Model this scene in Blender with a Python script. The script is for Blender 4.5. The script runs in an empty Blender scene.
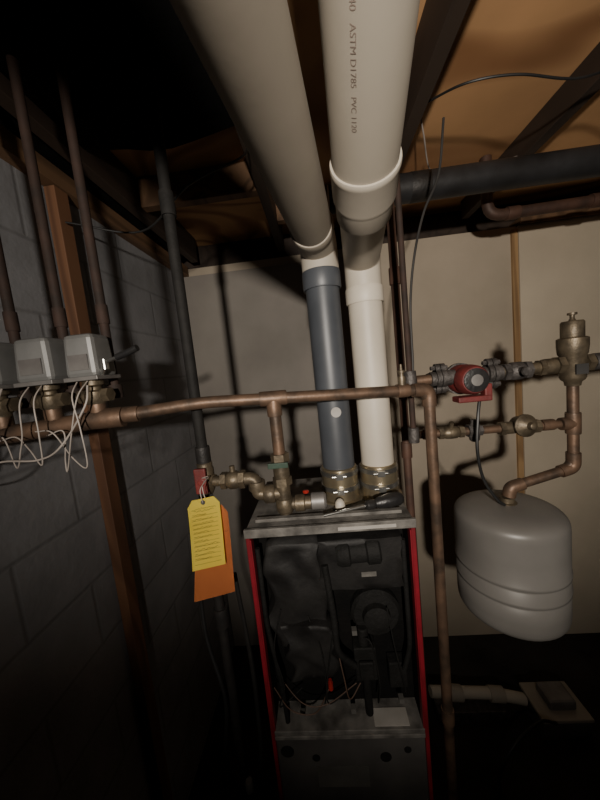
import bpy, bmesh, math, random
from mathutils import Matrix, Vector, noise
random.seed(4)
Z0=1.80           # camera height above the floor; heights below are relative to the camera
FL=-Z0; FB=FL+.002
CZ=.79            # underside of the subfloor
scene=bpy.context.scene
COL=bpy.context.collection

# ---------------------------------------------------------------- camera
cam=bpy.data.cameras.new("camera"); co=bpy.data.objects.new("camera",cam); COL.objects.link(co); scene.camera=co
pitch=math.radians(6);roll=math.radians(-6);yaw=math.radians(4)
cam.sensor_fit='VERTICAL'; cam.sensor_height=36; cam.lens=36*300/800; cam.clip_start=0.01
M=Matrix.Rotation(yaw,4,'Z')@Matrix.Rotation(math.radians(90)-pitch,4,'X')@Matrix.Rotation(roll,4,'Z')
co.matrix_world=Matrix.Translation((0,0,Z0))@M

# ---------------------------------------------------------------- materials
def mat(name,col,rough=.6,metal=0.,col2=None,scale=12.,bump=.1,detail=6,spec=.5,lo=.35,hi=.65,stretch=None,bscale=None):
    m=bpy.data.materials.new(name); m.use_nodes=True; nt=m.node_tree; N=nt.nodes; L=nt.links
    b=N['Principled BSDF']; b.inputs['Roughness'].default_value=rough; b.inputs['Metallic'].default_value=metal
    b.inputs['Specular IOR Level'].default_value=spec
    if col2 is None: col2=tuple(c*.6 for c in col)
    tc=N.new('ShaderNodeTexCoord'); mp=N.new('ShaderNodeMapping'); L.new(tc.outputs['Object'],mp.inputs['Vector'])
    if stretch: mp.inputs['Scale'].default_value=stretch
    nz=N.new('ShaderNodeTexNoise'); nz.inputs['Scale'].default_value=scale; nz.inputs['Detail'].default_value=detail
    L.new(mp.outputs['Vector'],nz.inputs['Vector'])
    r=N.new('ShaderNodeValToRGB'); r.color_ramp.elements[0].position=lo; r.color_ramp.elements[1].position=hi
    r.color_ramp.elements[0].color=(*col2,1); r.color_ramp.elements[1].color=(*col,1)
    L.new(nz.outputs['Fac'],r.inputs['Fac']); L.new(r.outputs['Color'],b.inputs['Base Color'])
    if bump>0:
        n2=N.new('ShaderNodeTexNoise'); n2.inputs['Scale'].default_value=bscale or scale*4; n2.inputs['Detail'].default_value=4
        L.new(mp.outputs['Vector'],n2.inputs['Vector'])
        bp=N.new('ShaderNodeBump'); bp.inputs['Strength'].default_value=bump; bp.inputs['Distance'].default_value=.01
        L.new(n2.outputs['Fac'],bp.inputs['Height']); L.new(bp.outputs['Normal'],b.inputs['Normal'])
    return m

def brickmat(name,c1,c2,mortar,vert='x'):
    m=bpy.data.materials.new(name); m.use_nodes=True; nt=m.node_tree; N=nt.nodes; L=nt.links
    b=N['Principled BSDF']; b.inputs['Roughness'].default_value=.85
    tc=N.new('ShaderNodeTexCoord'); sp=N.new('ShaderNodeSeparateXYZ'); cb=N.new('ShaderNodeCombineXYZ')
    L.new(tc.outputs['Object'],sp.inputs[0]); L.new(sp.outputs['Y' if vert=='x' else 'X'],cb.inputs['X']); L.new(sp.outputs['Z'],cb.inputs['Y'])
    br=N.new('ShaderNodeTexBrick'); br.inputs['Scale'].default_value=1
    br.inputs['Brick Width'].default_value=.4; br.inputs['Row Height'].default_value=.2; br.inputs['Mortar Size'].default_value=.009
    br.inputs['Mortar Smooth'].default_value=1
    br.inputs['Color1'].default_value=(*c1,1); br.inputs['Color2'].default_value=(*c2,1); br.inputs['Mortar'].default_value=(*mortar,1)
    L.new(cb.outputs[0],br.inputs['Vector'])
    nz=N.new('ShaderNodeTexNoise'); nz.inputs['Scale'].default_value=5; nz.inputs['Detail'].default_value=8; L.new(tc.outputs['Object'],nz.inputs['Vector'])
    mr=N.new('ShaderNodeMapRange'); mr.inputs[1].default_value=.3; mr.inputs[2].default_value=.7; mr.inputs[3].default_value=.75; mr.inputs[4].default_value=1.12
    L.new(nz.outputs['Fac'],mr.inputs[0])
    mx=N.new('ShaderNodeVectorMath'); mx.operation='SCALE'; L.new(br.outputs['Color'],mx.inputs[0]); L.new(mr.outputs[0],mx.inputs['Scale'])
    L.new(mx.outputs[0],b.inputs['Base Color'])
    n2=N.new('ShaderNodeTexNoise'); n2.inputs['Scale'].default_value=45; n2.inputs['Detail'].default_value=6; L.new(tc.outputs['Object'],n2.inputs['Vector'])
    ma=N.new('ShaderNodeMath'); ma.operation='MULTIPLY_ADD'; L.new(br.outputs['Fac'],ma.inputs[0]); ma.inputs[1].default_value=-.7; L.new(n2.outputs['Fac'],ma.inputs[2])
    bp=N.new('ShaderNodeBump'); bp.inputs['Strength'].default_value=.28; bp.inputs['Distance'].default_value=.006
    L.new(ma.outputs[0],bp.inputs['Height']); L.new(bp.outputs['Normal'],b.inputs['Normal'])
    return m

def woodmat(name,c1,c2,scale=3.,axis='y',rough=.7,ws=6,stretch=.12):
    m=bpy.data.materials.new(name); m.use_nodes=True; nt=m.node_tree; N=nt.nodes; L=nt.links
    b=N['Principled BSDF']; b.inputs['Roughness'].default_value=rough
    tc=N.new('ShaderNodeTexCoord'); mp=N.new('ShaderNodeMapping'); L.new(tc.outputs['Object'],mp.inputs['Vector'])
    s={'x':(stretch,1,1),'y':(1,stretch,1),'z':(1,1,stretch)}[axis]; mp.inputs['Scale'].default_value=s
    nz=N.new('ShaderNodeTexNoise'); nz.inputs['Scale'].default_value=scale; nz.inputs['Detail'].default_value=1.5; nz.inputs['Distortion'].default_value=.8
    L.new(mp.outputs['Vector'],nz.inputs['Vector'])
    ma=N.new('ShaderNodeMath'); ma.operation='MULTIPLY'; ma.inputs[1].default_value=ws*6; L.new(nz.outputs['Fac'],ma.inputs[0])
    sn=N.new('ShaderNodeMath'); sn.operation='SINE'; L.new(ma.outputs[0],sn.inputs[0])
    mr=N.new('ShaderNodeMapRange'); mr.inputs[1].default_value=-1; mr.inputs[2].default_value=1; L.new(sn.outputs[0],mr.inputs[0])
    r=N.new('ShaderNodeValToRGB'); r.color_ramp.elements[0].color=(*c2,1); r.color_ramp.elements[1].color=(*c1,1); r.color_ramp.elements[1].position=.6; L.new(mr.outputs[0],r.inputs['Fac'])
    n3=N.new('ShaderNodeTexNoise'); n3.inputs['Scale'].default_value=1.8; n3.inputs['Detail'].default_value=5; L.new(tc.outputs['Object'],n3.inputs['Vector'])
    m3=N.new('ShaderNodeMapRange'); m3.inputs[1].default_value=.3; m3.inputs[2].default_value=.7; m3.inputs[3].default_value=.7; m3.inputs[4].default_value=1.1; L.new(n3.outputs['Fac'],m3.inputs[0])
    vm=N.new('ShaderNodeVectorMath'); vm.operation='SCALE'; L.new(r.outputs['Color'],vm.inputs[0]); L.new(m3.outputs[0],vm.inputs['Scale'])
    L.new(vm.outputs[0],b.inputs['Base Color'])
    return m

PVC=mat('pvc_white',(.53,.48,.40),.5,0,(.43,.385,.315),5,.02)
PVCD=mat('pvc_dull',(.39,.35,.29),.6,0,(.29,.258,.21),4,.04)  # same white PVC in a darker tone, mainly for the overhead runs
PVC2=mat('pvc_dim',(.33,.29,.235),.6,0,(.25,.218,.175),4,.03)  # white PVC darkened further; the left run's dim light is in the colour
GPVC=mat('pvc_grey_slate',(.060,.066,.076),.45,0,(.045,.05,.058),8,.02)
COPPER=mat('copper_tarnished',(.17,.105,.068),.5,.5,(.065,.046,.034),22,.08)
COPPERD=mat('copper_shaded',(.045,.026,.020),.75,.1,(.024,.017,.014),18,.05,spec=.3)  # copper darkened in colour so the risers sink into the ceiling shade
BRASS=mat('brass_dull',(.17,.135,.09),.48,.6,(.075,.06,.042),35,.1)
IRON=mat('black_iron',(.016,.015,.015),.55,.3,(.028,.025,.023),30,.15)
IRONM=mat('black_iron_matte',(.009,.0085,.008),.75,0,(.014,.013,.012),30,.15,spec=.25)  # black iron darkened so the upper gas pipe fades into the ceiling shade
CAST=mat('cast_iron_grey',(.11,.10,.095),.55,.5,(.05,.045,.042),40,.25)
STEEL=mat('steel_clamp',(.55,.55,.53),.28,.95,(.4,.4,.38),30,.02)
GALV=mat('galvanised_grey',(.22,.21,.20),.5,.45,(.14,.13,.125),14,.05)
SHEET=mat('painted_sheet_grey',(.13,.125,.115),.6,.2,(.075,.072,.066),9,.05)
SHEETD=mat('dark_sheet',(.05,.048,.046),.6,.2,(.028,.027,.026),9,.05)
LOWER=mat('dusty_dark_panel',(.085,.08,.075),.7,.1,(.045,.042,.04),6,.05)
SHELF=mat('dusty_shelf',(.18,.17,.155),.7,.1,(.055,.051,.046),22,.12)
BLACK=mat('black_plastic',(.012,.012,.013),.4,0,(.02,.019,.018),25,.15)
BLACKI=mat('black_dull',(.011,.0105,.010),.75,0,(.006,.006,.0055),22,.3,spec=.25)  # near-black tone for the parts inside the boiler and the knockouts
JACK=mat('casting_dark_grey',(.018,.017,.016),.6,.05,(.0065,.006,.006),12,.15,spec=.35)
BLACKR=mat('black_flat',(.005,.005,.005),.9,0,(.008,.0075,.007),18,.4,spec=.1)  # flat near-black for the cavity's back plate and linings
RED=mat('red_paint',(.22,.010,.020),.45,0,(.12,.008,.012),12,.03)
REDP=mat('pump_red',(.15,.020,.018),.6,0,(.08,.015,.014),25,.1)
TANK=mat('tank_grey_enamel',(.165,.157,.145),.42,.05,(.13,.123,.113),5,.02)
VALVEM=mat('valve_cover_aluminium',(.22,.22,.215),.5,.4,(.14,.14,.135),9,.05)
WIREW=mat('wire_white',(.42,.37,.33),.5,0,None,20,0)
WIREK=mat('wire_black',(.015,.015,.015),.5,0,None,20,0)
YEL=mat('tag_yellow',(.88,.72,.10),.7,0,(.82,.64,.07),8,.02)
ORA=mat('tag_orange',(.55,.17,.05),.75,0,(.46,.135,.04),8,.02)
INK=mat('ink',(.05,.03,.02),.7,0,None,20,0)
INKP=mat('ink_pipe',(.22,.17,.14),.7,0,None,20,0)
PAPER=mat('paper_label',(.40,.38,.35),.7,0,(.30,.28,.25),12,0)
REDW=mat('red_plastic',(.30,.02,.015),.4,0,None,20,0)
BLOCK=brickmat('painted_block',(.25,.25,.26),(.235,.235,.245),(.185,.185,.19))
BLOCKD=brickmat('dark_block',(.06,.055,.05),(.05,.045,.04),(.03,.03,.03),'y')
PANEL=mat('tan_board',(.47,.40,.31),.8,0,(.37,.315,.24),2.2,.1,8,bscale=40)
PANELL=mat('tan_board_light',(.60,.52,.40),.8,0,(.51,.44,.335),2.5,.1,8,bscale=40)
PLY=woodmat('plywood',(.62,.35,.165),(.34,.165,.07),1.7,'x',.7,11,.35)
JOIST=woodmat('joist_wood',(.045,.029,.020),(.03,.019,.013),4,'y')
POSTW=woodmat('post_wood',(.19,.09,.045),(.12,.055,.028),6,'z')
LEDG=woodmat('ledger_wood',(.18,.10,.052),(.10,.055,.028),5,'y')
STUDW=woodmat('stud_wood',(.46,.29,.14),(.30,.18,.085),6,'z')
CONC=mat('concrete_floor',(.045,.041,.037),.9,0,(.022,.020,.018),4,.3,spec=.2)
TAPE=mat('infill_black',(.006,.006,.006),.95,0,(.009,.0085,.0085),8,.2,spec=.05)

# ---------------------------------------------------------------- geometry helpers
def V(x,y,z): return Vector((x,y,z+Z0))
def empty(name,loc,label,cat,group=None):
    e=bpy.data.objects.new(name,None); e.empty_display_size=.05; e.location=V(*loc); COL.objects.link(e)
    e['label']=label; e['category']=cat
    if group: e['group']=group
    return e
def fin(bm,name,m,parent=None,smooth=True,label=None,cat=None,group=None,kind=None,bevel=0,angle=40,split=False):
    bmesh.ops.recalc_face_normals(bm,faces=bm.faces)
    if split:
        seen=set(); groups=[]
        bm.verts.ensure_lookup_table(); bm.verts.index_update()
        for v in bm.verts:
            if v.index in seen: continue
            st=[v]; seen.add(v.index); g=[]
            while st:
                a=st.pop(); g.append(a.index)
                for ed in a.link_edges:
                    o=ed.other_vert(a)
                    if o.index not in seen: seen.add(o.index); st.append(o)
            groups.append(set(g))
        out=[]
        for g in groups:
            nb=bm.copy(); nb.verts.ensure_lookup_table()
            bmesh.ops.delete(nb,geom=[v for v in nb.verts if v.index not in g],context='VERTS')
            out.append(fin(nb,name,m,parent,smooth,label,cat,group,kind,bevel,angle))
        bm.free(); return out
    xs=[v.co for v in bm.verts]
    c=Vector([(min(v[i] for v in xs)+max(v[i] for v in xs))/2 for i in range(3)])
    bmesh.ops.translate(bm,verts=bm.verts,vec=-c)
    me=bpy.data.meshes.new(name); bm.to_mesh(me); bm.free()
    ob=bpy.data.objects.new(name,me); COL.objects.link(ob)
    mats=m if isinstance(m,list) else [m]
    for k in mats: me.materials.append(k)
    if smooth:
        me.polygons.foreach_set('use_smooth',[True]*len(me.polygons)); 
        try: me.set_sharp_from_angle(angle=math.radians(angle))
        except Exception: pass
    if parent is not None:
        ob.parent=parent; ob.location=c-parent.location
    else: ob.location=c
    if bevel:
        b=ob.modifiers.new('bevel','BEVEL'); b.width=bevel; b.segments=2; b.limit_method='ANGLE'
    if label: ob['label']=label
    if cat: ob['category']=cat
    if group: ob['group']=group
    if kind: ob['kind']=kind
    return ob
def B(): return bmesh.new()
def box(bm,x0,x1,y0,y1,z0,z1,mi=0):
    vs=[bm.verts.new((x,y,z+Z0)) for x in (x0,x1) for y in (y0,y1) for z in (z0,z1)]
    for f in ((0,1,3,2),(4,6,7,5),(0,4,5,1),(2,3,7,6),(0,2,6,4),(1,5,7,3)):
        fc=bm.faces.new([vs[i] for i in f]); fc.material_index=mi
    return vs
def frame(d):
    d=d.normalized(); a=Vector((0,0,1)) if abs(d.z)<.9 else Vector((0,1,0))
    u=d.cross(a).normalized(); return u,d.cross(u).normalized()
def lathe(bm,p,d,prof,seg=24,mi=0):
    p=V(*p) if not isinstance(p,Vector) else p; d=Vector(d).normalized(); u,w=frame(d); rings=[]
    for t,r in prof:
        c=p+d*t
        if r<1e-6: rings.append([bm.verts.new(c)])
        else: rings.append([bm.verts.new(c+(u*math.cos(2*math.pi*i/seg)+w*math.sin(2*math.pi*i/seg))*r) for i in range(seg)])
    for A,Bq in zip(rings,rings[1:]):
        for i in range(seg):
            j=(i+1)%seg
            if len(A)==1 and len(Bq)==1: continue
            if len(A)==1: f=bm.faces.new((A[0],Bq[i],Bq[j]))
            elif len(Bq)==1: f=bm.faces.new((A[i],A[j],Bq[0]))
            else: f=bm.faces.new((A[i],A[j],Bq[j],Bq[i]))
            f.material_index=mi
    for R in (rings[0],rings[-1]):
        if len(R)>1:
            f=bm.faces.new(R); f.material_index=mi
def cyl(bm,a,b,r,seg=20,r2=None,mi=0):
    a=V(*a);b=V(*b);d=b-a; lathe(bm,a,d,[(0,r),(d.length,r if r2 is None else r2)],seg,mi)
def hexa(bm,a,b,r): cyl(bm,a,b,r,6)
def fillet(pts,rad,n=6):
    pts=[Vector(p) for p in pts]; out=[pts[0]]
    for i in range(1,len(pts)-1):
        p=pts[i]; a=(pts[i-1]-p); b=(pts[i+1]-p); k=min(rad,a.length*.48,b.length*.48)
        A=p+a.normalized()*k; C=p+b.normalized()*k
        for j in range(n+1):
            t=j/n; out.append(A*(1-t)**2+p*2*t*(1-t)+C*t*t)
    out.append(pts[-1]); return out
def tube(bm,pts,r,rad=.03,seg=16,smooth_n=6,mi=0):
    P=[Vector(p)+Vector((0,0,Z0)) for p in fillet(pts,rad,smooth_n)]
    Q=[P[0]]
    for p in P[1:]:
        if (p-Q[-1]).length>1e-5: Q.append(p)
    P=Q; u=None; rings=[]
    for i,p in enumerate(P):
        d=(P[min(i+1,len(P)-1)]-P[max(i-1,0)]).normalized()
        if u is None: u,_=frame(d)
        else: u=(u-d*u.dot(d)).normalized()
        w=d.cross(u)
        rings.append([bm.verts.new(p+(u*math.cos(2*math.pi*k/seg)+w*math.sin(2*math.pi*k/seg))*r) for k in range(seg)])
    for A,C in zip(rings,rings[1:]):
        for k in range(seg):
            j=(k+1)%seg; f=bm.faces.new((A[k],A[j],C[j],C[k])); f.material_index=mi
    for R in (rings[0],rings[-1]): f=bm.faces.new(R); f.material_index=mi
def spline(pts,n=8):
    P=[Vector(p) for p in pts]; P=[P[0]*2-P[1]]+P+[P[-1]*2-P[-2]]; out=[]
    for i in range(1,len(P)-2):
        for j in range(n):
            t=j/n; a,b,c,d=P[i-1:i+3]
            out.append(.5*((2*b)+(c-a)*t+(2*a-5*b+4*c-d)*t*t+(3*b-a-3*c+d)*t**3))
    out.append(P[-2]); return out
def wire(bm,pts,r,seg=8,n=8,mi=0): tube(bm,spline(pts,n),r,0,seg,1,mi)
def couple(bm,p,d,L,r,seg=20):
    d=Vector(d).normalized(); c=V(*p)-d*L/2
    e=min(.004,L*.15); lathe(bm,c,d,[(0,r*.9),(0,r*.97),(e,r),(L-e,r),(L,r*.97),(L,r*.9)],seg)

# ---------------------------------------------------------------- room shell
def wall(name,x0,x1,y0,y1,z0,z1,m):
    b=B(); box(b,x0,x1,y0,y1,z0,z1); return fin(b,name,m,smooth=False,kind='structure')
wall('floor',-1.0,1.9,-1.9,2.0,FL-.1,FL,CONC)
wall('wall_left',-.9,-.74,-1.8,1.8,FL,.645,BLOCK)
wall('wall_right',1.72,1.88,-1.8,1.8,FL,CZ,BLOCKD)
wall('wall_back',-.9,1.88,1.8,1.95,FL,.645,PANEL)
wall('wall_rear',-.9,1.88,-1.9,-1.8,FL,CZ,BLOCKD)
wall('ceiling',-.9,1.88,-1.8,1.95,CZ,CZ+.04,PLY)
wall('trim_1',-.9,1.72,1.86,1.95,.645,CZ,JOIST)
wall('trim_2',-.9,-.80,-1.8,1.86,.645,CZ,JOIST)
wall('trim_3',-.74,-.70,-1.2,1.79,.60,.655,LEDG)
wall('trim_4',1.118,1.148,1.785,1.80,FL,.625,STUDW)
wall('trim_5',1.15,1.71,1.78,1.80,FL,.64,PANELL)
wall('trim_6',1.15,1.71,1.76,1.86,.64,.675,LEDG)
wall('trim_7',-.735,.30,1.79,1.80,FL,.60,mat('tan_board_dimmed',(.28,.255,.225),.85,0,(.20,.183,.162),2,.1,8,bscale=40))  # board colour darkened to carry the dimness of the wall's left part

for i,x in enumerate((.86,.34,-.14,-.64)):
    b=B(); box(b,x-.019,x+.019,-1.79,1.755,.66 if x<.8 else .70,CZ-.001)
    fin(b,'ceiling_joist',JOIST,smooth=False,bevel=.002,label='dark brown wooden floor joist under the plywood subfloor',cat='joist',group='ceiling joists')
b=B(); box(b,-.62,-.16,1.2,1.24,.68,CZ-.002)
fin(b,'blocking_board',LEDG,smooth=False,bevel=.002,label='short brown wooden blocking board between floor joists',cat='board')
b=B(); box(b,-.12,.32,1.45,1.49,.68,CZ-.002)
fin(b,'blocking_board',LEDG,smooth=False,bevel=.002,label='short brown wooden blocking board above the vent pipes',cat='board')
for (xa,xb,ye,lab) in ((-.619,-.161,.92,'black infill between dark joists'),(-.119,.319,.40,'black infill above the vent pipes'),(-.795,-.661,1.7,'narrow black infill beside the block wall')):  # black infill put in so the joist bays read black
    b=B(); nx,ny=7,22; g=[]
    for j in range(ny+1):
        row=[]
        for i in range(nx+1):
            x=xa+(xb-xa)*i/nx; y=-1.75+(ye+1.75)*j/ny
            z=.70-.03*math.sin(math.pi*i/nx)+noise.noise(Vector((x*9,y*9,0)))*.015
            row.append(b.verts.new((x,y,z+Z0)))
        g.append(row)
    for j in range(ny):
        for i in range(nx): b.faces.new((g[j][i],g[j][i+1],g[j+1][i+1],g[j+1][i]))
    r=bmesh.ops.extrude_face_region(b,geom=b.faces[:])
    for v in r['geom']:
        if isinstance(v,bmesh.types.BMVert): v.co.z=Z0+CZ-.002
    fin(b,'black_infill',TAPE,label=lab,cat='insulation')

b=B(); box(b,-.738,-.705,.885,.935,FB,.598)
fin(b,'wooden_post',POSTW,smooth=False,bevel=.002,label='reddish brown wooden post fixed upright to the block wall',cat='post')

# ---------------------------------------------------------------- steel pipe & others on the ceiling
e=empty('drain_pipe',(.8,1.2,.6),'thick dark grey steel pipe running under the joists','pipe')
b=B(); cyl(b,(.10,1.2,.611),(1.719,1.2,.611),.048,28); fin(b,'pipe_run',mat('steel_blue_dark',(.035,.035,.037),.5,.3,(.02,.019,.019),9,.1),e)
b=B(); couple(b,(.43,1.2,.611),(1,0,0),.07,.049,28); couple(b,(1.2,1.2,.611),(1,0,0),.09,.049,28); fin(b,'pipe_coupling',IRON,e,split=True)
e=empty('heating_pipe',(.9,1.46,.6),'dark copper pipe with a bend beneath the subfloor','pipe')
HP=mat('copper_brown',(.11,.058,.040),.6,.3,(.06,.036,.028),14,.05)
b=B(); tube(b,[(.78,1.40,CZ-.002),(.78,1.40,.555),(1.719,1.40,.57)],.022,.06); fin(b,'pipe_run',HP,e)
b=B(); couple(b,(.88,1.40,.557),(1,0,0),.05,.026); couple(b,(1.22,1.40,.562),(1,0,0),.06,.027); fin(b,'pipe_coupling',HP,e,split=True)
b=B(); wire(b,[(.37,.95,.70),(.44,.86,.665),(.55,.84,.65),(.70,.86,.635),(.86,.88,.66),(1.1,.92,.625),(1.4,1.0,.65)],.003)
fin(b,'ceiling_cable',WIREK,label='thin dark cable draped under the subfloor',cat='cable')
b=B(); wire(b,[(.37,1.0,.78),(.42,1.1,.72),(.5,1.25,.68),(.62,1.3,.70),(.84,1.3,.72)],.0025)
fin(b,'ceiling_cable',WIREW,label='thin pale cable hanging below the plywood',cat='cable')
b=B(); wire(b,[(-.7,.9,.5),(-.5,.95,.47),(-.3,.85,.52),(-.16,.9,.60),(-.14,.95,.665)],.003)
fin(b,'ceiling_cable',WIREK,label='black cable looping between dark joists',cat='cable')

# ---------------------------------------------------------------- vent pipes
def text_on_pipe(s,size,start,direc,r,up,parent,mname='printed_lettering',phase=0,m=INKP):
    cu=bpy.data.curves.new('t','FONT'); cu.body=s; cu.size=size
    o=bpy.data.objects.new('t',cu); COL.objects.link(o); bpy.context.view_layer.update()
    me=o.to_mesh(); bm=bmesh.new(); bm.from_mesh(me); o.to_mesh_clear(); bpy.data.objects.remove(o)
    bmesh.ops.subdivide_edges(bm,edges=[e for e in bm.edges if e.calc_length()>size*.3],cuts=2)
    d=Vector(direc).normalized(); up=Vector(up); up=(up-d*up.dot(d)).normalized(); sd=up.cross(d)
    s0=V(*start)
    for v in bm.verts:
        th=phase+v.co.y/r
        v.co=s0+d*v.co.x+(up*math.cos(th)+sd*math.sin(th))*r
    return fin(bm,mname,m,parent,smooth=False)

e=empty('vent_pipe',(.033,.80,-.36),'dull plastic vent with dark grey riser on the boiler','vent pipe')
X,Y=.031,.80
L0=(-.137,-.40,.318); L1=(X,Y,.300)
dL=(Vector(L0)-Vector(L1)).normalized()
b=B(); cyl(b,(X,Y,-.30),(X,Y,.215),.0430,32); fin(b,'riser_pipe',GPVC,e)
b=B(); tube(b,[(X,Y,.235),(X,Y,.300),tuple(Vector(L1)+dL*.10)],.047,.062,32,10); fin(b,'vent_elbow',PVCD,e)
b=B(); couple(b,(X,Y,.215),(0,0,1),.045,.049,32); fin(b,'riser_coupling',GPVC,e)
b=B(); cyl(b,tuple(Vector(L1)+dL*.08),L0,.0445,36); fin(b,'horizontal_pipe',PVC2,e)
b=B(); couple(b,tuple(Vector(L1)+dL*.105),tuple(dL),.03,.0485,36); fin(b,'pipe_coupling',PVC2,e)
def collar(X,Y,e,m):
    b=B(); lathe(b,(X,Y,-.362),(0,0,1),[(0,.058),(.004,.058),(.006,.051),(.02,.049),(.075,.049),(.088,.047),(.09,.043)],32); fin(b,'flue_collar',m,e)
    for z in (-.325,-.285):
        b=B(); lathe(b,(X,Y,z-.006),(0,0,1),[(0,.0495),(0,.0515),(.012,.0515),(.012,.0495)],32)
        box(b,X-.012,X+.006,Y-.062,Y-.050,z-.007,z+.007); cyl(b,(X-.022,Y-.056,z),(X+.014,Y-.056,z),.004,10)
        fin(b,'band_clamp',STEEL,e)
COLM=mat('collar_yellow_reflect',(.36,.31,.21),.3,.8,(.26,.21,.14),20,.03)  # shiny metal collar with a yellowish reflection put into its base colour
collar(X,Y,e,COLM)
b=B(); lathe(b,(X+.004,Y-.0428,-.12),(0,-1,0),[(0,.013),(.0012,.013)],20); fin(b,'round_sticker',PAPER,e,label='round white sticker')
text_on_pipe('40  PVC',.013,(X-.002,Y,-.17),(0,0,-1),.0432,(0,-1,0),e,phase=.2,m=PAPER)

e=empty('vent_pipe',(.135,.80,-.36),'pale plastic vent with stepped coupling and faint printed lettering','vent pipe')
X,Y=.136,.80
H=Vector((.103,.53,.270)); dR=Vector((-.062,-.60,.22)).normalized()
b=B(); cyl(b,(X,Y,-.30),(X,Y,.20),.0430,32); fin(b,'riser_pipe',PVC,e)
b=B(); tube(b,[(X,Y,.17),(X,Y,.258),tuple(H+(Vector((X,Y,.262))-H)*.35),tuple(H+dR*.02)],.0445,.085,32,12); fin(b,'vent_elbow',PVC,e)
b=B(); couple(b,(X,Y,.165),(0,0,1),.04,.0475,32); fin(b,'riser_coupling',PVC,e)
b=B()
lathe(b,V(*tuple(H+dR*.06)),-dR,[(0,.0488),(.0,.0512),(.003,.0522),(.009,.0522),(.011,.0514),(.055,.0512),(.062,.0495),(.066,.0480),(.095,.0475),(.098,.0455),(.098,.043)],36); fin(b,'reducer_hub',PVCD,e)
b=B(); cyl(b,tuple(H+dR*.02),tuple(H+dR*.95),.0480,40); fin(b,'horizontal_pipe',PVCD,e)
collar(X,Y,e,COLM)
text_on_pipe('PVC 1120   SCH 40   ASTM D1785   PVC 1120',.0088,tuple(H+dR*.30),tuple(-dR),.04815,(-.25,0,-1),e,phase=-.2)

# ---------------------------------------------------------------- boiler
e=empty('boiler',(-.01,.8,FL),'open boiler with red cabinet edges and dark interior','boiler')
x0,x1,yf,yb,zt=-.208,.184,.655,.96,-.362
b=B()
box(b,x0,x0+.010,yf,yb,FB,zt-.012); box(b,x1-.010,x1,yf,yb,FB,zt-.012)
fin(b,'cabinet_side',RED,e,smooth=False,bevel=.002,label='red painted side panel',split=True)
b=B(); box(b,x0+.010,x1-.010,yb-.01,yb,FB,zt-.012); fin(b,'cabinet_back',SHEET,e,smooth=False)
b=B(); box(b,x0+.002,x1-.002,yf+.004,yb-.002,zt-.012,zt); fin(b,'top_panel',SHELF,e,smooth=False,bevel=.003)
b=B(); box(b,x0-.001,x1+.001,yf-.006,yf+.003,zt-.018,zt+.003); fin(b,'top_lip',SHELF,e,smooth=False,bevel=.0015)
b=B(); box(b,x0+.02,x1-.02,yf+.03,yf+.045,zt,zt+.008); fin(b,'top_rib',SHELF,e,smooth=False,bevel=.0015)
b=B(); box(b,.01,.14,yf-.0075,yf-.0061,zt-.012,zt-.004); fin(b,'rating_label',PAPER,e,smooth=False,label='narrow white label strip')
b=B(); box(b,x0+.010,x0+.013,yf,yf+.02,-.90,zt-.026); box(b,x1-.013,x1-.010,yf,yf+.02,-.90,zt-.026); fin(b,'red_flange',RED,e,smooth=False,split=True)
b=B(); box(b,x0+.010,x1-.010,.725,.735,FB,zt-.03); fin(b,'rear_plate',BLACKR,e,smooth=False)
b=B(); box(b,x0+.0105,x0+.013,yf+.02,.725,-.90,zt-.03);box(b,x1-.013,x1-.0105,yf+.02,.725,-.90,zt-.03); fin(b,'inner_lining',BLACKR,e,smooth=False,split=True)
b=B(); box(b,x0+.010,x1-.010,yf-.002,.725,-.912,-.90); fin(b,'shelf',SHELF,e,smooth=False,bevel=.0015)
b=B(); box(b,x0+.010,x1-.010,yf-.004,yf+.002,-.922,-.912); fin(b,'shelf_lip',SHELF,e,smooth=False,bevel=.0015)
b=B(); box(b,x0+.010,x1-.010,yf+.004,yf+.012,FB,-.925); 
fin(b,'lower_panel',LOWER,e,smooth=False,bevel=.002)
for (x,z,r) in ((-.172,-.965,.017),(-.10,-.985,.010),(.075,-.985,.014),(.13,-.965,.009)):
    b=B(); lathe(b,(x,yf+.004,z),(0,-1,0),[(0,r),(.001,r),(.0012,r*.7)],20); fin(b,'knockout',BLACKI,e)
b=B(); box(b,.055,.14,.66,.70,-.8995,-.898); fin(b,'paper_label',PAPER,e,smooth=False,label='pale paper label lying on shelf')
b=B(); box(b,-.10,.03,yf+.0025,yf+.0038,-1.07,-1.01); fin(b,'instruction_label',SHEET,e,smooth=False,label='faded instruction label')
def lumpy(cx,cy,cz,sx,sy,sz,amp,seed,cuts=11,round_=.35):
    b=B(); bmesh.ops.create_cube(b,size=1); bmesh.ops.subdivide_edges(b,edges=b.edges,cuts=cuts,use_grid_fill=True)
    for v in b.verts:
        p=v.co.copy(); q=p.normalized()*.5*1.15; p=p.lerp(q,round_)
        o=Vector((cx+p.x*sx,cy+p.y*sy,Z0+cz+p.z*sz)); n=noise.noise_vector(o*18+Vector((seed,0,0)))*amp
        v.co=o+n+Vector((amp*.8*math.sin(p.z*13+seed),0,0))
    return b
fin(lumpy(-.105,.705,-.56,.15,.055,.30,.012,1,15),'heat_exchanger_jacket',JACK,e,angle=80)
fin(lumpy(-.085,.695,-.70,.12,.055,.15,.011,5,13,.2),'burner_cover',JACK,e,angle=80)
fin(lumpy(.055,.70,-.475,.20,.06,.13,.004,9,9,.10),'intake_housing',JACK,e,angle=80)
b=B(); lathe(b,(.0,.685,-.45),(1,0,.05),[(0,.028),(.01,.033),(.03,.033),(.034,.028),(.07,.028),(.074,.034),(.10,.034),(.105,.028)],24); fin(b,'intake_duct',BLACKI,e)
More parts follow.
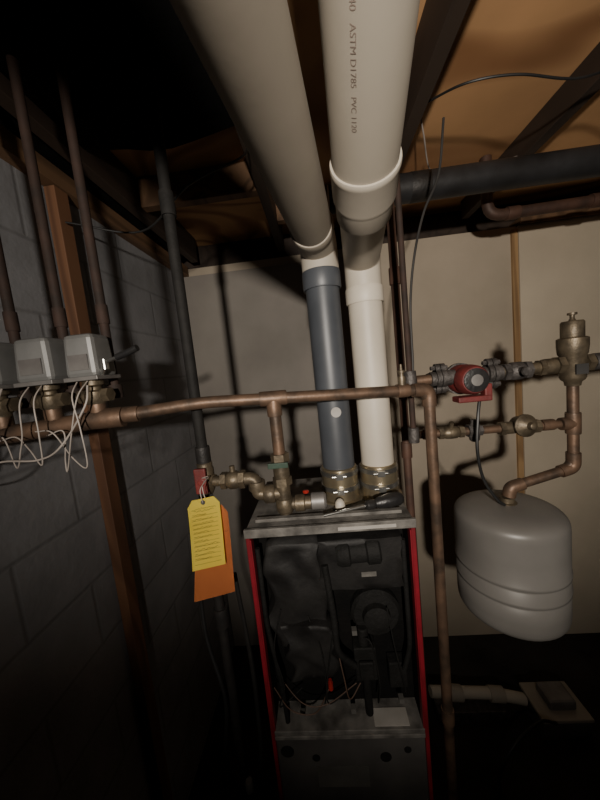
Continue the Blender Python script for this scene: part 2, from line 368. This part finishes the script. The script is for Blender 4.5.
b=B(); box(b,.055,.09,.6655,.6668,-.503,-.491); fin(b,'maker_label',SHELF,e,smooth=False,label='small pale label')
b=B(); lathe(b,(.085,.724,-.63),(0,-1,0),[(0,.062),(.02,.062),(.028,.055),(.03,.035),(.045,.033),(.048,.025),(.05,0)],28); fin(b,'blower_fan',BLACKI,e)
b=B(); box(b,.02,.075,.675,.72,-.79,-.70); box(b,.03,.065,.665,.675,-.775,-.73); cyl(b,(.047,.69,-.70),(.047,.69,-.655),.013); cyl(b,(.047,.69,-.79),(.047,.69,-.90),.01)
fin(b,'gas_valve',BLACKI,e,bevel=.003)
b=B(); box(b,.105,.15,.69,.722,-.83,-.76); fin(b,'transformer',BLACKI,e,smooth=False,bevel=.003)
b=B(); cyl(b,(-.045,.668,-.80),(-.045,.668,-.782),.006); cyl(b,(-.045,.668,-.782),(-.045,.668,-.774),.004); fin(b,'red_knob',REDW,e,label='red knob')
b=B(); 
for k in range(5):
    x=-.15+k*.065; 
    wire(b,[(x,.68,-.56-random.random()*.12),(x+random.uniform(-.03,.03),.664,-.68),(x+random.uniform(-.05,.05),.662,-.78),(x+random.uniform(-.04,.04),.668,-.85+random.random()*.04),(x+.03,.69,-.82)],.0018)
fin(b,'control_wire',BLACKI,e,split=True)
b=B(); 
wire(b,[(-.19,.675,-.80),(-.15,.662,-.85),(-.09,.662,-.86),(-.05,.668,-.80)],.0015); wire(b,[(-.18,.69,-.78),(-.12,.662,-.83),(-.06,.665,-.84),(.02,.68,-.80)],.0013)
wire(b,[(-.02,.68,-.70),(-.01,.66,-.76),(.0,.66,-.82),(.03,.68,-.80)],.0015)
fin(b,'sensor_wire',mat('wire_brown',(.10,.06,.042),.5),e,split=True)
b=B(); tube(b,[(-.188,.675,-.42),(-.188,.675,-.62),(-.170,.675,-.78),(-.165,.675,-.899)],.006,.03); tube(b,[(.158,.675,-.42),(.158,.675,-.7),(.14,.675,-.76)],.006,.03); tube(b,[(-.03,.67,-.47),(-.02,.665,-.60),(-.02,.665,-.70),(.02,.67,-.74)],.008,.03)
fin(b,'hose',BLACKI,e,split=True)
b=B()
for x,z in ((.02,-.655),(.12,-.845),(-.13,-.88),(.0,-.87)): box(b,x,x+.012,.666,.68,z,z+.012)
fin(b,'wire_connector',SHEET,e,smooth=False,split=True)

e=empty('screwdriver',(.13,.715,-.355),'screwdriver with black handle lying on the boiler top','screwdriver')
p0=(.080,.690,-.340); p1=(.175,.712,-.336); d=Vector(p1)-Vector(p0)
b=B(); lathe(b,p0,tuple(d),[(0,.006),(.004,.011),(.018,.012),(.026,.009),(.034,.013),(.06,.0165),(.085,.0165),(.094,.012),(.098,.005),(.098,0)],12); fin(b,'handle',BLACK,e)
b=B(); cyl(b,(-.02,.668,-.346),(.083,.691,-.340),.0035,10); fin(b,'shaft',STEEL,e)

# ---------------------------------------------------------------- copper header
def hy(x): return .675+.1754*x
def hz(x):
    if x<-.26: return -.051-(-.26-x)*.055
    return -.051-(x+.26)*.056
e=empty('header_pipe',(-.2,.64,-.07),'long tarnished copper header pipe crossing in front of vents','pipe')
hp=lambda x:(x,hy(x),hz(x))
b=B(); cyl(b,hp(-.735),hp(-.44),.0185,20); fin(b,'wide_pipe',COPPER,e)
b=B(); tube(b,[hp(-.45),hp(-.26),(.253,hy(.253),-.08),(.253,hy(.253),FB)],.0130,.04); fin(b,'pipe_run',COPPER,e)
hd=(1,.1754,-.03)
b=B(); couple(b,hp(-.448),hd,.065,.0215); couple(b,hp(-.40),hd,.03,.017); fin(b,'reducer',COPPER,e)
b=B(); couple(b,hp(-.105),hd,.06,.0168); couple(b,(-.105,hy(-.105),hz(-.105)-.022),(0,0,1),.035,.0168); fin(b,'tee',COPPER,e)
b=B(); couple(b,hp(.19),hd,.028,.016); couple(b,(.253,hy(.253),-.95),(0,0,1),.04,.0165); fin(b,'pipe_coupling',COPPER,e,split=True)
b=B(); tube(b,[(.215,hy(.215),-.079),(.253,hy(.253),-.08),(.253,hy(.253),-.12)],.0162,.03);  fin(b,'elbow',COPPER,e)
b=B(); couple(b,(.190,hy(.190),-.058),(0,0,1),.03,.009); lathe(b,(.190,hy(.190),-.045),(0,0,1),[(0,.006),(.01,.006),(.011,.010),(.016,.010),(.017,.004),(.03,.003),(.03,0)],12); fin(b,'air_bleeder',BRASS,e)
e=empty('branch_pipe',(-.105,.657,-.30),'short vertical copper branch with brass fittings above boiler','pipe')
by=hy(-.105)
b=B(); cyl(b,(-.105,by,-.10),(-.105,by,-.24),.0135); fin(b,'copper_riser',COPPER,e)
b=B(); hexa(b,(-.105,by,-.185),(-.105,by,-.205),.021); couple(b,(-.105,by,-.225),(0,0,1),.035,.0185); hexa(b,(-.105,by,-.24),(-.105,by,-.258),.022); cyl(b,(-.105,by,-.255),(-.105,by,-.325),.016); lathe(b,(-.105,by,-.29),(0,0,-1),[(0,.018),(.006,.021),(.026,.021),(.032,.018)]); fin(b,'brass_union',BRASS,e)
b=B(); tube(b,[(-.105,by,-.278),(-.150,by,-.278),(-.165,by,-.275),(-.165,by,-.238),(-.205,by,-.238)],.0145,.02); 
lathe(b,(-.150,by,-.278),(1,0,0),[(0,.018),(.004,.021),(.022,.021),(.026,.018)]); couple(b,(-.165,by,-.255),(0,0,1),.02,.0195); fin(b,'street_elbow',BRASS,e)
b=B(); hexa(b,(-.190,by,-.238),(-.203,by,-.238),.021); lathe(b,(-.203,by,-.238),(-1,0,0),[(0,.016),(.008,.021),(.022,.021),(.03,.016)]); hexa(b,(-.233,by,-.238),(-.246,by,-.238),.020); cyl(b,(-.246,by,-.238),(-.265,by,-.238),.012); cyl(b,(-.218,by,-.238),(-.218,by,-.205),.006); 
fin(b,'shutoff_valve',BRASS,e)
b=B(); box(b,-.130,-.085,by-.026,by-.020,-.212,-.200); fin(b,'valve_lever',mat('green_handle',(.02,.05,.03),.5),e,smooth=False,bevel=.001,label='small dark green lever')
e=empty('relief_valve',(-.06,.70,-.34),'brass and grey relief valve at the boiler top','valve')
b=B(); lathe(b,(-.09,by,-.305),(1,0,0),[(0,.013),(.008,.013),(.01,.019),(.03,.019),(.032,.015),(.045,.015)]); fin(b,'valve_body',BRASS,e)
b=B(); lathe(b,(-.045,by,-.303),(1,0,0),[(0,.015),(.002,.019),(.03,.019),(.035,.014),(.035,0)]); fin(b,'valve_bonnet',GALV,e)
b=B(); lathe(b,(-.055,by+.004,-.285),(0,.2,1),[(0,.006),(.004,.008),(.007,.006),(.008,0)]); fin(b,'red_cap',REDW,e,label='red plastic cap')
e=empty('thermometer_probe',(.03,.69,-.355),'white plastic dome fitting on boiler top','fitting')
b=B(); lathe(b,(.022,.722,-.360),(0,0,1),[(0,.012),(.012,.013),(.02,.011),(.026,.006),(.028,0)],16); fin(b,'dome_cap',PVC,e)
b=B(); lathe(b,(.022,.722,-.3605),(0,0,1),[(0,.017),(.006,.017),(.0065,.012)],6); fin(b,'hex_base',BRASS,e)

# ---------------------------------------------------------------- black iron gas pipe
e=empty('gas_pipe',(-.29,.68,FL),'black iron gas pipe rising from floor into the joists','pipe')
gx,gy=-.292,.682
b=B(); cyl(b,(gx,gy,-.20),(gx,gy,.665),.0125); fin(b,'upper_pipe',IRONM,e)
b=B(); tube(b,[(gx-.012,gy,-.26),(gx-.012,gy,-1.35),(gx,gy,FB)],.0125,.02); fin(b,'lower_pipe',IRON,e)
b=B(); couple(b,(gx,gy,.385),(0,0,1),.05,.016); fin(b,'pipe_coupling',IRONM,e)
b=B(); couple(b,(gx,gy,-.18),(0,0,1),.04,.017); couple(b,(gx-.01,gy,-.60),(0,0,1),.05,.018); couple(b,(gx-.012,gy,-1.1),(0,0,1),.05,.019); fin(b,'pipe_coupling',IRON,e,split=True)
b=B(); lathe(b,(gx,gy,-.195),(0,0,-1),[(0,.014),(.004,.018),(.014,.018),(.02,.02),(.05,.02),(.056,.018),(.07,.018),(.08,.013)],16); fin(b,'gas_cock',BRASS,e)
b=B(); box(b,gx-.016,gx+.012,gy-.032,gy-.022,-.265,-.205); cyl(b,(gx,gy-.02,-.237),(gx,gy-.033,-.237),.010,12); fin(b,'valve_handle',REDP,e,smooth=False,bevel=.003,label='red valve handle')
b=B(); cyl(b,(gx,gy,-.238),(gx+.025,gy-.01,-.238),.011); fin(b,'side_outlet',BRASS,e)
b=B(); wire(b,[(-.33,.66,-.40),(-.34,.66,-.62),(-.31,.65,-.80),(-.33,.65,-1.0),(-.27,.65,-1.15),(-.22,.66,-1.22)],.005); fin(b,'power_cable',WIREK,label='black cable hanging beside the gas pipe',cat='cable')
b=B(); wire(b,[(-.262,.70,-.50),(-.245,.69,-.75),(-.245,.68,-.95),(-.25,.67,-1.1),(-.25,.70,FB)],.006); fin(b,'flexible_conduit',IRONM,label='dark flexible conduit running down beside the boiler',cat='conduit')
for (x,z) in ((-.275,-1.02),(-.23,-1.10)):
    b=B(); lathe(b,(x,.64,z),(0,0,-1),[(0,.008),(.005,.011),(.025,.011),(.03,.008)],12)
    fin(b,'drain_fitting',SHEET,label='small grey threaded fitting low beside the boiler',cat='fitting')

# ---------------------------------------------------------------- tags
def tag(name,c,m,y,label,lines):
    e=empty(name,(sum(p[0] for p in c)/4,y,sum(p[1] for p in c)/4),label,'tag')
    TL,TR,BR,BL=[Vector((p[0],0,p[1])) for p in c]
    def pt(s,t,off=0):
        p=(TL*(1-s)+TR*s)*(1-t)+(BL*(1-s)+BR*s)*t
        return Vector((p.x,y+.004*math.sin(3*t+s)-off,p.z+Z0))
    b=B(); n=10
    g=[]
    for j in range(n+1):
        t=j/n; ins=max(0,(.10-t)/.10)*.16
        g.append([b.verts.new(pt(ins+(1-2*ins)*i/6,t)) for i in range(7)])
    for j in range(n):
        for i in range(6): b.faces.new((g[j][i],g[j][i+1],g[j+1][i+1],g[j+1][i]))
    bmesh.ops.solidify(b,geom=b.faces[:],thickness=.0006)
    fin(b,'tag_card',m,e)
    b=B()
    lathe(b,pt(.5,.055,.001),(0,-1,0),[(0,.005),(.0008,.005),(.0008,.0025)],14); fin(b,'eyelet',STEEL,e)
    b=B()
    for t,s0,s1,hh in lines:
        k=14
        if hh:
            q=[]
            for i in range(k*2+1):
                s=s0+(s1-s0)*i/(k*2); tt=t+random.uniform(-.012,.012)
                q.append(pt(s,tt,.0012))
            w=.0004
        else:
            q=[pt(s0+(s1-s0)*i/k,t,.0012) for i in range(k+1)]; w=.00025
        dz=Vector((0,0,w))
        lo_=[b.verts.new(a-dz) for a in q]; up_=[b.verts.new(a+dz) for a in q]
        for i in range(len(q)-1): b.faces.new((lo_[i],lo_[i+1],up_[i+1],up_[i]))
    fin(b,'printed_lines',INK,e,smooth=False)
    b=B(); wire(b,[tuple(pt(.5,.055,.003)-Vector((0,0,Z0))),(gx+.02,y-.004,-.232),(gx+.022,y+.03,-.222),(gx+.004,gy-.034,-.225)],.0009); fin(b,'tie_string',WIREW,e)
ln=[(.14,.12,.88,1),(.17,.2,.8,1)]+[(.24+i*.062,.1,.9,0) for i in range(12)]+[(.225+i*.062,.12,.12+random.uniform(.4,.75),1) for i in range(11)]
tag('paper_tag',[(-.307,-.258),(-.237,-.250),(-.240,-.403),(-.318,-.419)],YEL,.60,'yellow paper service tag with handwriting hanging from valve',ln)
tag('paper_tag',[(-.300,-.285),(-.226,-.275),(-.232,-.478),(-.331,-.502)],ORA,.612,'orange paper tag hanging behind the yellow tag',[(.30,.86,.96,1)])

# ---------------------------------------------------------------- zone valves
def zone(x,w,withlever=False,lab=''):
    y=hy(x); e=empty('zone_valve',(x,y,-.03),'silver grey motorised zone valve above the copper header'+lab,'valve',group='zone valves on the copper header')
    zb=.026; z1=.112
    b=B(); vs=box(b,x-w/2,x+w/2,y-.030,y+.035,zb,z1)
    for v in vs:
        if v.co.z>Z0+.1: v.co.x=x+(v.co.x-x)*.9; v.co.y=y+(v.co.y-y)*.86
    fin(b,'motor_cover',VALVEM,e,smooth=False,bevel=.009)
    b=B(); box(b,x-w/2-.002,x+w/2+.002,y-.033,y+.038,zb-.006,zb+.002); fin(b,'base_plate',GALV,e,smooth=False,bevel=.001)
    b=B(); box(b,x-w*.3,x+w*.3,y-.0315,y-.0295,zb+.015,zb+.045); fin(b,'cover_label',GALV,e,smooth=False)
    b=B(); lathe(b,(x,y,zb-.006),(0,0,-1),[(0,.020),(.010,.020),(.014,.014),(.02,.014),(.024,.02),(.045,.02),(.05,.016),(.055,.016)],16)
    hexa(b,(x-.033,y,-.012),(x-.02,y,-.012),.015); hexa(b,(x+.033,y,-.012),(x+.02,y,-.012),.015); cyl(b,(x-.03,y,-.012),(x+.03,y,-.012),.013)
    fin(b,'valve_body',BRASS,e)
    b=B(); cyl(b,(x,y,-.025),(x,y,hz(x)+.012),.0125); couple(b,(x,y,hz(x)+.026),(0,0,1),.022,.0165); fin(b,'copper_stub',COPPER,e)
    b=B(); cyl(b,(x+.010,y+.048,-.002),(x+.010,y+.048,.66),.0095); fin(b,'riser_pipe',COPPERD,e)
    b=B(); cyl(b,(x,y,-.010),(x+.01,y+.048,-.010),.0125); couple(b,(x+.01,y+.048,-.008),(0,0,1),.03,.015); fin(b,'side_elbow',COPPERD,e)
    b=B(); couple(b,(x+.01,y+.048,.16),(0,0,1),.04,.012); fin(b,'pipe_coupling',COPPERD,e)
    if withlever:
        b=B(); cyl(b,(x+.030,y-.01,.030),(x+.046,y-.018,.050),.0045,10); cyl(b,(x+.044,y-.018,.038),(x+.044,y-.018,.058),.007,10); cyl(b,(x+.044,y-.018,.052),(x+.085,y-.020,.062),.0035,10); fin(b,'lever_stem',STEEL,e)
        b=B(); tube(b,[(x+.072,y-.020,.059),(x+.095,y-.021,.065),(x+.118,y-.022,.073)],.0065,.02,10); fin(b,'valve_lever',BLACK,e,label='black lever grip')
    b=B()
    for k in range(2):
        xx=x-w*.25+k*w*.35; dx=random.uniform(-.03,.03); yy=y-.035
        wire(b,[(xx,y-.02,zb-.004),(xx+dx*.3,yy-.012,-.01),(xx+dx,yy-.02,-.07),(xx+dx*1.6-.01,yy-.02,-.10-random.random()*.05),(xx+dx-.03,yy-.015,-.10-random.random()*.04),(xx-.05,yy-.01,-.075),(xx-.09,yy-.005,-.07-.01*k)],.0013)
    fin(b,'thermostat_wire',WIREW,e,split=True)
zone(-.463,.066,True,', beside black lever'); zone(-.548,.076); zone(-.642,.078)
for pts in ([(-.72,.50,-.10),(-.66,.505,-.125),(-.60,.51,-.115),(-.54,.52,-.12),(-.50,.53,-.10),(-.455,.55,-.03),(-.45,.56,.01)],
            [(-.72,.52,-.17),(-.66,.51,-.16),(-.62,.505,-.10),(-.60,.51,-.03),(-.595,.53,.02)]):
    b=B(); wire(b,pts,.0018)
    fin(b,'thermostat_cable',WIREW,label='pale thin wire looping below the zone valves',cat='wire')

# ---------------------------------------------------------------- right piping
PY=.80
e=empty('supply_riser',(.236,.80,.2),'thin vertical dark supply pipe beside white vent','pipe')
b=B(); cyl(b,(.236,PY,-.215),(.236,PY,CZ-.002),.0075); fin(b,'thin_pipe',COPPERD,e)
b=B(); couple(b,(.236,PY,-.062),(0,0,1),.05,.016); couple(b,(.236,PY,-.207),(0,0,1),.04,.014); fin(b,'tee',CAST,e,split=True)
e=empty('supply_riser',(.26,.97,.2),'dark copper pipe running up to joists','pipe')
b=B(); cyl(b,(.262,.975,FB),(.262,.975,CZ-.002),.013); fin(b,'copper_pipe',HP,e)
b=B(); couple(b,(.262,.975,.25),(0,0,1),.05,.017); couple(b,(.262,.975,-.3),(0,0,1),.05,.017); fin(b,'pipe_coupling',HP,e,split=True)

e=empty('circulator_pump',(.375,PY,-.07),'dull red circulator pump with cast iron flanges','pump')
pz=-.064
b=B(); lathe(b,(.375,PY+.03,pz-.008),(0,-1,0),[(0,.03),(.005,.038),(.04,.038),(.046,.034),(.05,.034),(.052,.038),(.075,.036),(.083,.031),(.085,.02),(.085,0)],28); fin(b,'motor_housing',REDP,e)
b=B(); lathe(b,(.375,PY-.055,pz-.008),(0,-1,0),[(0,.029),(.003,.029),(.004,.025),(.004,0)],24); fin(b,'motor_nameplate',BLACK,e)
b=B(); lathe(b,(.375,PY-.0592,pz-.008),(0,-1,0),[(0,.014),(.0015,.014),(.002,.010),(.002,0)],20); fin(b,'end_plug',GALV,e)
b=B(); lathe(b,(.375,PY+.055,pz-.008),(0,-1,0),[(0,.02),(.004,.035),(.02,.042),(.03,.042)],28); cyl(b,(.325,PY,pz),(.425,PY,pz),.020)
fin(b,'volute',CAST,e)
for sx in (-1,1):
    b=B(); c=.375+sx*.052
    for o in (0,.013*sx):
        lathe(b,(c+o,PY,pz),(sx,0,0),[(0,.025),(.011,.025)],20)
        for s in (-1,1): lathe(b,(c+o,PY,pz+s*.026),(sx,0,0),[(0,.013),(.011,.013)],14)
    for s in (-1,1): hexa(b,(c-sx*.008,PY,pz+s*.028),(c+sx*.034,PY,pz+s*.028),.006)
    cyl(b,(c+sx*.024,PY,pz),(c+sx*.036,PY,pz),.019); fin(b,'pipe_flange',CAST,e)
b=B(); box(b,.335,.415,PY-.05,PY-.01,pz-.062,pz-.048); box(b,.40,.418,PY-.045,PY-.02,pz-.055,pz-.02); fin(b,'terminal_box',REDP,e,smooth=False,bevel=.003)
b=B(); cyl(b,(.25,PY,pz),(.29,PY,pz),.0135); fin(b,'inlet_nipple',COPPER,e)

e=empty('pump_discharge_pipe',(.54,PY,-.066),'iron and brass discharge line with isolation valve','pipe')
b=B(); cyl(b,(.45,PY,-.064),(.595,PY,-.06),.014); fin(b,'pipe_nipple',BRASS,e)
b=B(); hexa(b,(.468,PY,-.064),(.482,PY,-.064),.023); lathe(b,(.482,PY,-.064),(1,0,0),[(0,.017),(.008,.023),(.03,.023),(.038,.017)]); hexa(b,(.52,PY,-.063),(.533,PY,-.063),.023); cyl(b,(.50,PY,-.064),(.50,PY-.04,-.060),.008,12); lathe(b,(.50,PY-.035,-.064),(0,-1,0),[(0,.010),(.006,.012),(.01,.010)],12); fin(b,'isolation_valve',CAST,e)
b=B(); hexa(b,(.555,PY,-.062),(.568,PY,-.062),.021); couple(b,(.580,PY,-.061),(1,0,0),.028,.020); fin(b,'union_nut',BRASS,e)
b=B(); cyl(b,(.682,PY,-.06),(1.719,PY,-.05),.015); fin(b,'copper_outlet',COPPER,e)
b=B(); couple(b,(.705,PY,-.06),(1,0,0),.045,.021); hexa(b,(.76,PY,-.059),(.775,PY,-.059),.023); fin(b,'pipe_coupling',CAST,e,split=True)

e=empty('air_separator',(.638,PY,-.06),'brass air separator with straight vent cap on top','valve')
b=B(); lathe(b,(.638,PY,-.115),(0,0,1),[(0,.016),(.01,.018),(.015,.024),(.022,.027),(.075,.027),(.080,.030),(.10,.032),(.118,.032),(.121,.026)],28); fin(b,'separator_body',BRASS,e)
b=B(); lathe(b,(.638,PY,.004),(0,0,1),[(0,.020),(.0,.023),(.003,.024),(.038,.024),(.042,.021),(.043,.008),(.048,.005),(.056,.005),(.057,.010),(.062,.010),(.063,0)],24); fin(b,'vent_cap',BRASS,e)
b=B(); hexa(b,(.597,PY,-.06),(.612,PY,-.06),.023); hexa(b,(.664,PY,-.06),(.680,PY,-.06),.023); fin(b,'side_port',BRASS,e,split=True)
b=B(); box(b,.624,.652,PY-.0295,PY-.026,-.085,-.06); fin(b,'body_label',SHEETD,e,smooth=False)

e=empty('tank_feed_pipe',(.60,PY,-.30),'copper pipe dropping from separator to expansion tank','pipe')
b=B(); tube(b,[(.638,PY,-.116),(.638,PY,-.330),(.478,PY,-.372),(.473,PY,-.397)],.0125,.035); fin(b,'copper_pipe',COPPER,e)
b=B(); couple(b,(.638,PY,-.212),(0,0,1),.055,.0165); couple(b,(.622,PY,-.212),(1,0,0),.03,.0165); fin(b,'pipe_tee',COPPER,e)
b=B(); tube(b,[(.638,PY,-.29),(.638,PY,-.330),(.605,PY,-.339)],.0160,.03); 
tube(b,[(.51,PY,-.364),(.478,PY,-.372),(.474,PY,-.396)],.0160,.03); fin(b,'pipe_elbow',COPPER,e,split=True)

e=empty('fill_line',(.44,PY,-.212),'horizontal copper fill line with brass valves','pipe')
b=B(); cyl(b,(.251,PY,-.208),(.605,PY,-.212),.0105); fin(b,'copper_pipe',COPPER,e)
b=B(); hexa(b,(.300,PY,-.209),(.312,PY,-.209),.016); lathe(b,(.312,PY,-.209),(1,0,0),[(0,.012),(.006,.016),(.02,.017),(.034,.016),(.04,.012)],16); hexa(b,(.352,PY,-.209),(.364,PY,-.209),.016); cyl(b,(.332,PY,-.209),(.332,PY-.01,-.18),.006,10); fin(b,'check_valve',BRASS,e)
b=B(); hexa(b,(.375,PY,-.209),(.387,PY,-.209),.018); lathe(b,(.392,PY,-.238),(0,0,1),[(0,.008),(.004,.012),(.018,.014),(.03,.017),(.04,.014),(.05,.008),(.058,.008)],16); hexa(b,(.40,PY,-.209),(.41,PY,-.209),.015); fin(b,'shutoff_valve',CAST,e)
b=B(); lathe(b,(.505,PY+.02,-.207),(.1,-1,.1),[(0,.015),(.01,.022),(.03,.024),(.036,.029),(.042,.029),(.048,.022),(.056,.010),(.066,.008),(.07,0)],24); hexa(b,(.455,PY,-.210),(.468,PY,-.210),.018); cyl(b,(.465,PY,-.21),(.55,PY,-.21),.016); hexa(b,(.54,PY,-.211),(.553,PY,-.211),.018); fin(b,'pressure_regulator',BRASS,e)
b=B(); couple(b,(.575,PY,-.211),(1,0,0),.03,.0145); couple(b,(.27,PY,-.2085),(1,0,0),.02,.0135); fin(b,'pipe_coupling',COPPER,e,split=True)
b=B(); wire(b,[(.400,PY-.02,-.115),(.385,PY-.035,-.17),(.378,PY-.04,-.25),(.395,PY-.03,-.33),(.425,PY-.03,-.385),(.445,PY-.03,-.405)],.004); fin(b,'pump_power_cable',WIREK,label='black cable dangling from the red pump',cat='cable')
b=B(); wire(b,[(.42,.95,.655),(.39,.93,.50),(.34,.92,.40),(.30,.90,.28),(.275,.88,.15),(.265,.86,.0),(.265,.85,-.06),(.31,.845,-.05)],.0035); fin(b,'pump_supply_cable',SHEETD,label='grey cable sweeping down from the joists',cat='cable')

# expansion tank
TX=.468
e=empty('expansion_tank',(TX,PY,-.74),'grey enamel expansion tank with flattened dome and band seams','tank')
R=.129; prof=[]
zt_=-.412
for i in range(0,15):
    t=i/14*math.pi/2; prof.append((.046-.046*abs(math.cos(t))**.6,R*math.sin(t)**.75 if i else 0))
b=B()
H_=.315
mid=[(.10,R),(.150,R),(.153,R+.002),(.160,R+.002),(.163,R-.003),(.168,R-.003),(.171,R),(.193,R),(.196,R+.002),(.203,R+.002),(.206,R-.003),(.211,R-.003),(.214,R),(.25,R)]
prof2=[]
for i in range(0,15):
    t=i/14*math.pi/2; prof2.append((.05-.05*abs(math.cos(t))**.65,R*math.sin(t)**.78 if i else 0))
bot=[(H_-p[0],p[1]) for p in prof2[::-1]]
lathe(b,(TX,PY,zt_),(0,0,-1),prof+mid+bot,48); fin(b,'tank_shell',TANK,e,angle=60)
b=B(); lathe(b,(TX,PY,-.397),(0,0,-1),[(0,.018),(.012,.018),(.014,.024),(.02,.024)],20); fin(b,'tank_nipple',BRASS,e)

# ---------------------------------------------------------------- floor items
e=empty('condensate_pump',(.98,1.34,FL),'pale grey condensate pump box resting on the floor','pump')
b=B(); box(b,.86,1.07,1.25,1.41,FB,-1.705); fin(b,'reservoir',SHEET,e,smooth=False,bevel=.006)
b=B(); box(b,.855,1.075,1.245,1.415,-1.705,-1.688); fin(b,'lid',PVC2,e,smooth=False,bevel=.004)
b=B(); box(b,.91,1.03,1.28,1.38,-1.688,-1.64); fin(b,'motor_housing',GALV,e,smooth=False,bevel=.012)
e=empty('condensate_drain',(.65,1.4,-1.75),'white plastic drain pipe with elbow lying on the floor','pipe')
b=B(); tube(b,[(.40,1.36,-1.66),(.53,1.37,-1.68),(.70,1.37,-1.69),(.853,1.37,-1.73)],.025,.04); fin(b,'plastic_pipe',PVC,e)
b=B(); couple(b,(.52,1.369,-1.682),(1,0,-.1),.07,.034); couple(b,(.72,1.37,-1.697),(1,0,-.1),.07,.033); fin(b,'pipe_coupling',PVCD,e,split=True)
b=B(); box(b,.42,.74,1.32,1.44,FB,-1.733); fin(b,'concrete_block',CAST,smooth=False,bevel=.004,label='low grey masonry block under the drain pipe',cat='block')
b=B(); wire(b,[(.90,1.23,-1.68),(.81,1.20,-1.63),(.67,1.14,-1.65),(.58,1.10,-1.74),(.56,1.05,-1.79)],.006); fin(b,'power_cable',WIREK,label='dark power cable running from condensate pump',cat='cable')

# ---------------------------------------------------------------- light
ld=bpy.data.lights.new('work_lamp','SPOT'); ld.energy=142; ld.color=(1,.91,.80); ld.shadow_soft_size=.03; ld.spot_size=math.radians(98); ld.spot_blend=1
lo=bpy.data.objects.new('work_lamp',ld); COL.objects.link(lo); lo.location=V(0,-.80,.14)
tgt=V(.42,1.8,.30); lo.rotation_euler=(tgt-lo.location).to_track_quat('-Z','Y').to_euler()
w=bpy.data.worlds.new('world'); scene.world=w; w.use_nodes=True
w.node_tree.nodes['Background'].inputs[0].default_value=(.5,.55,.65,1); w.node_tree.nodes['Background'].inputs[1].default_value=.02
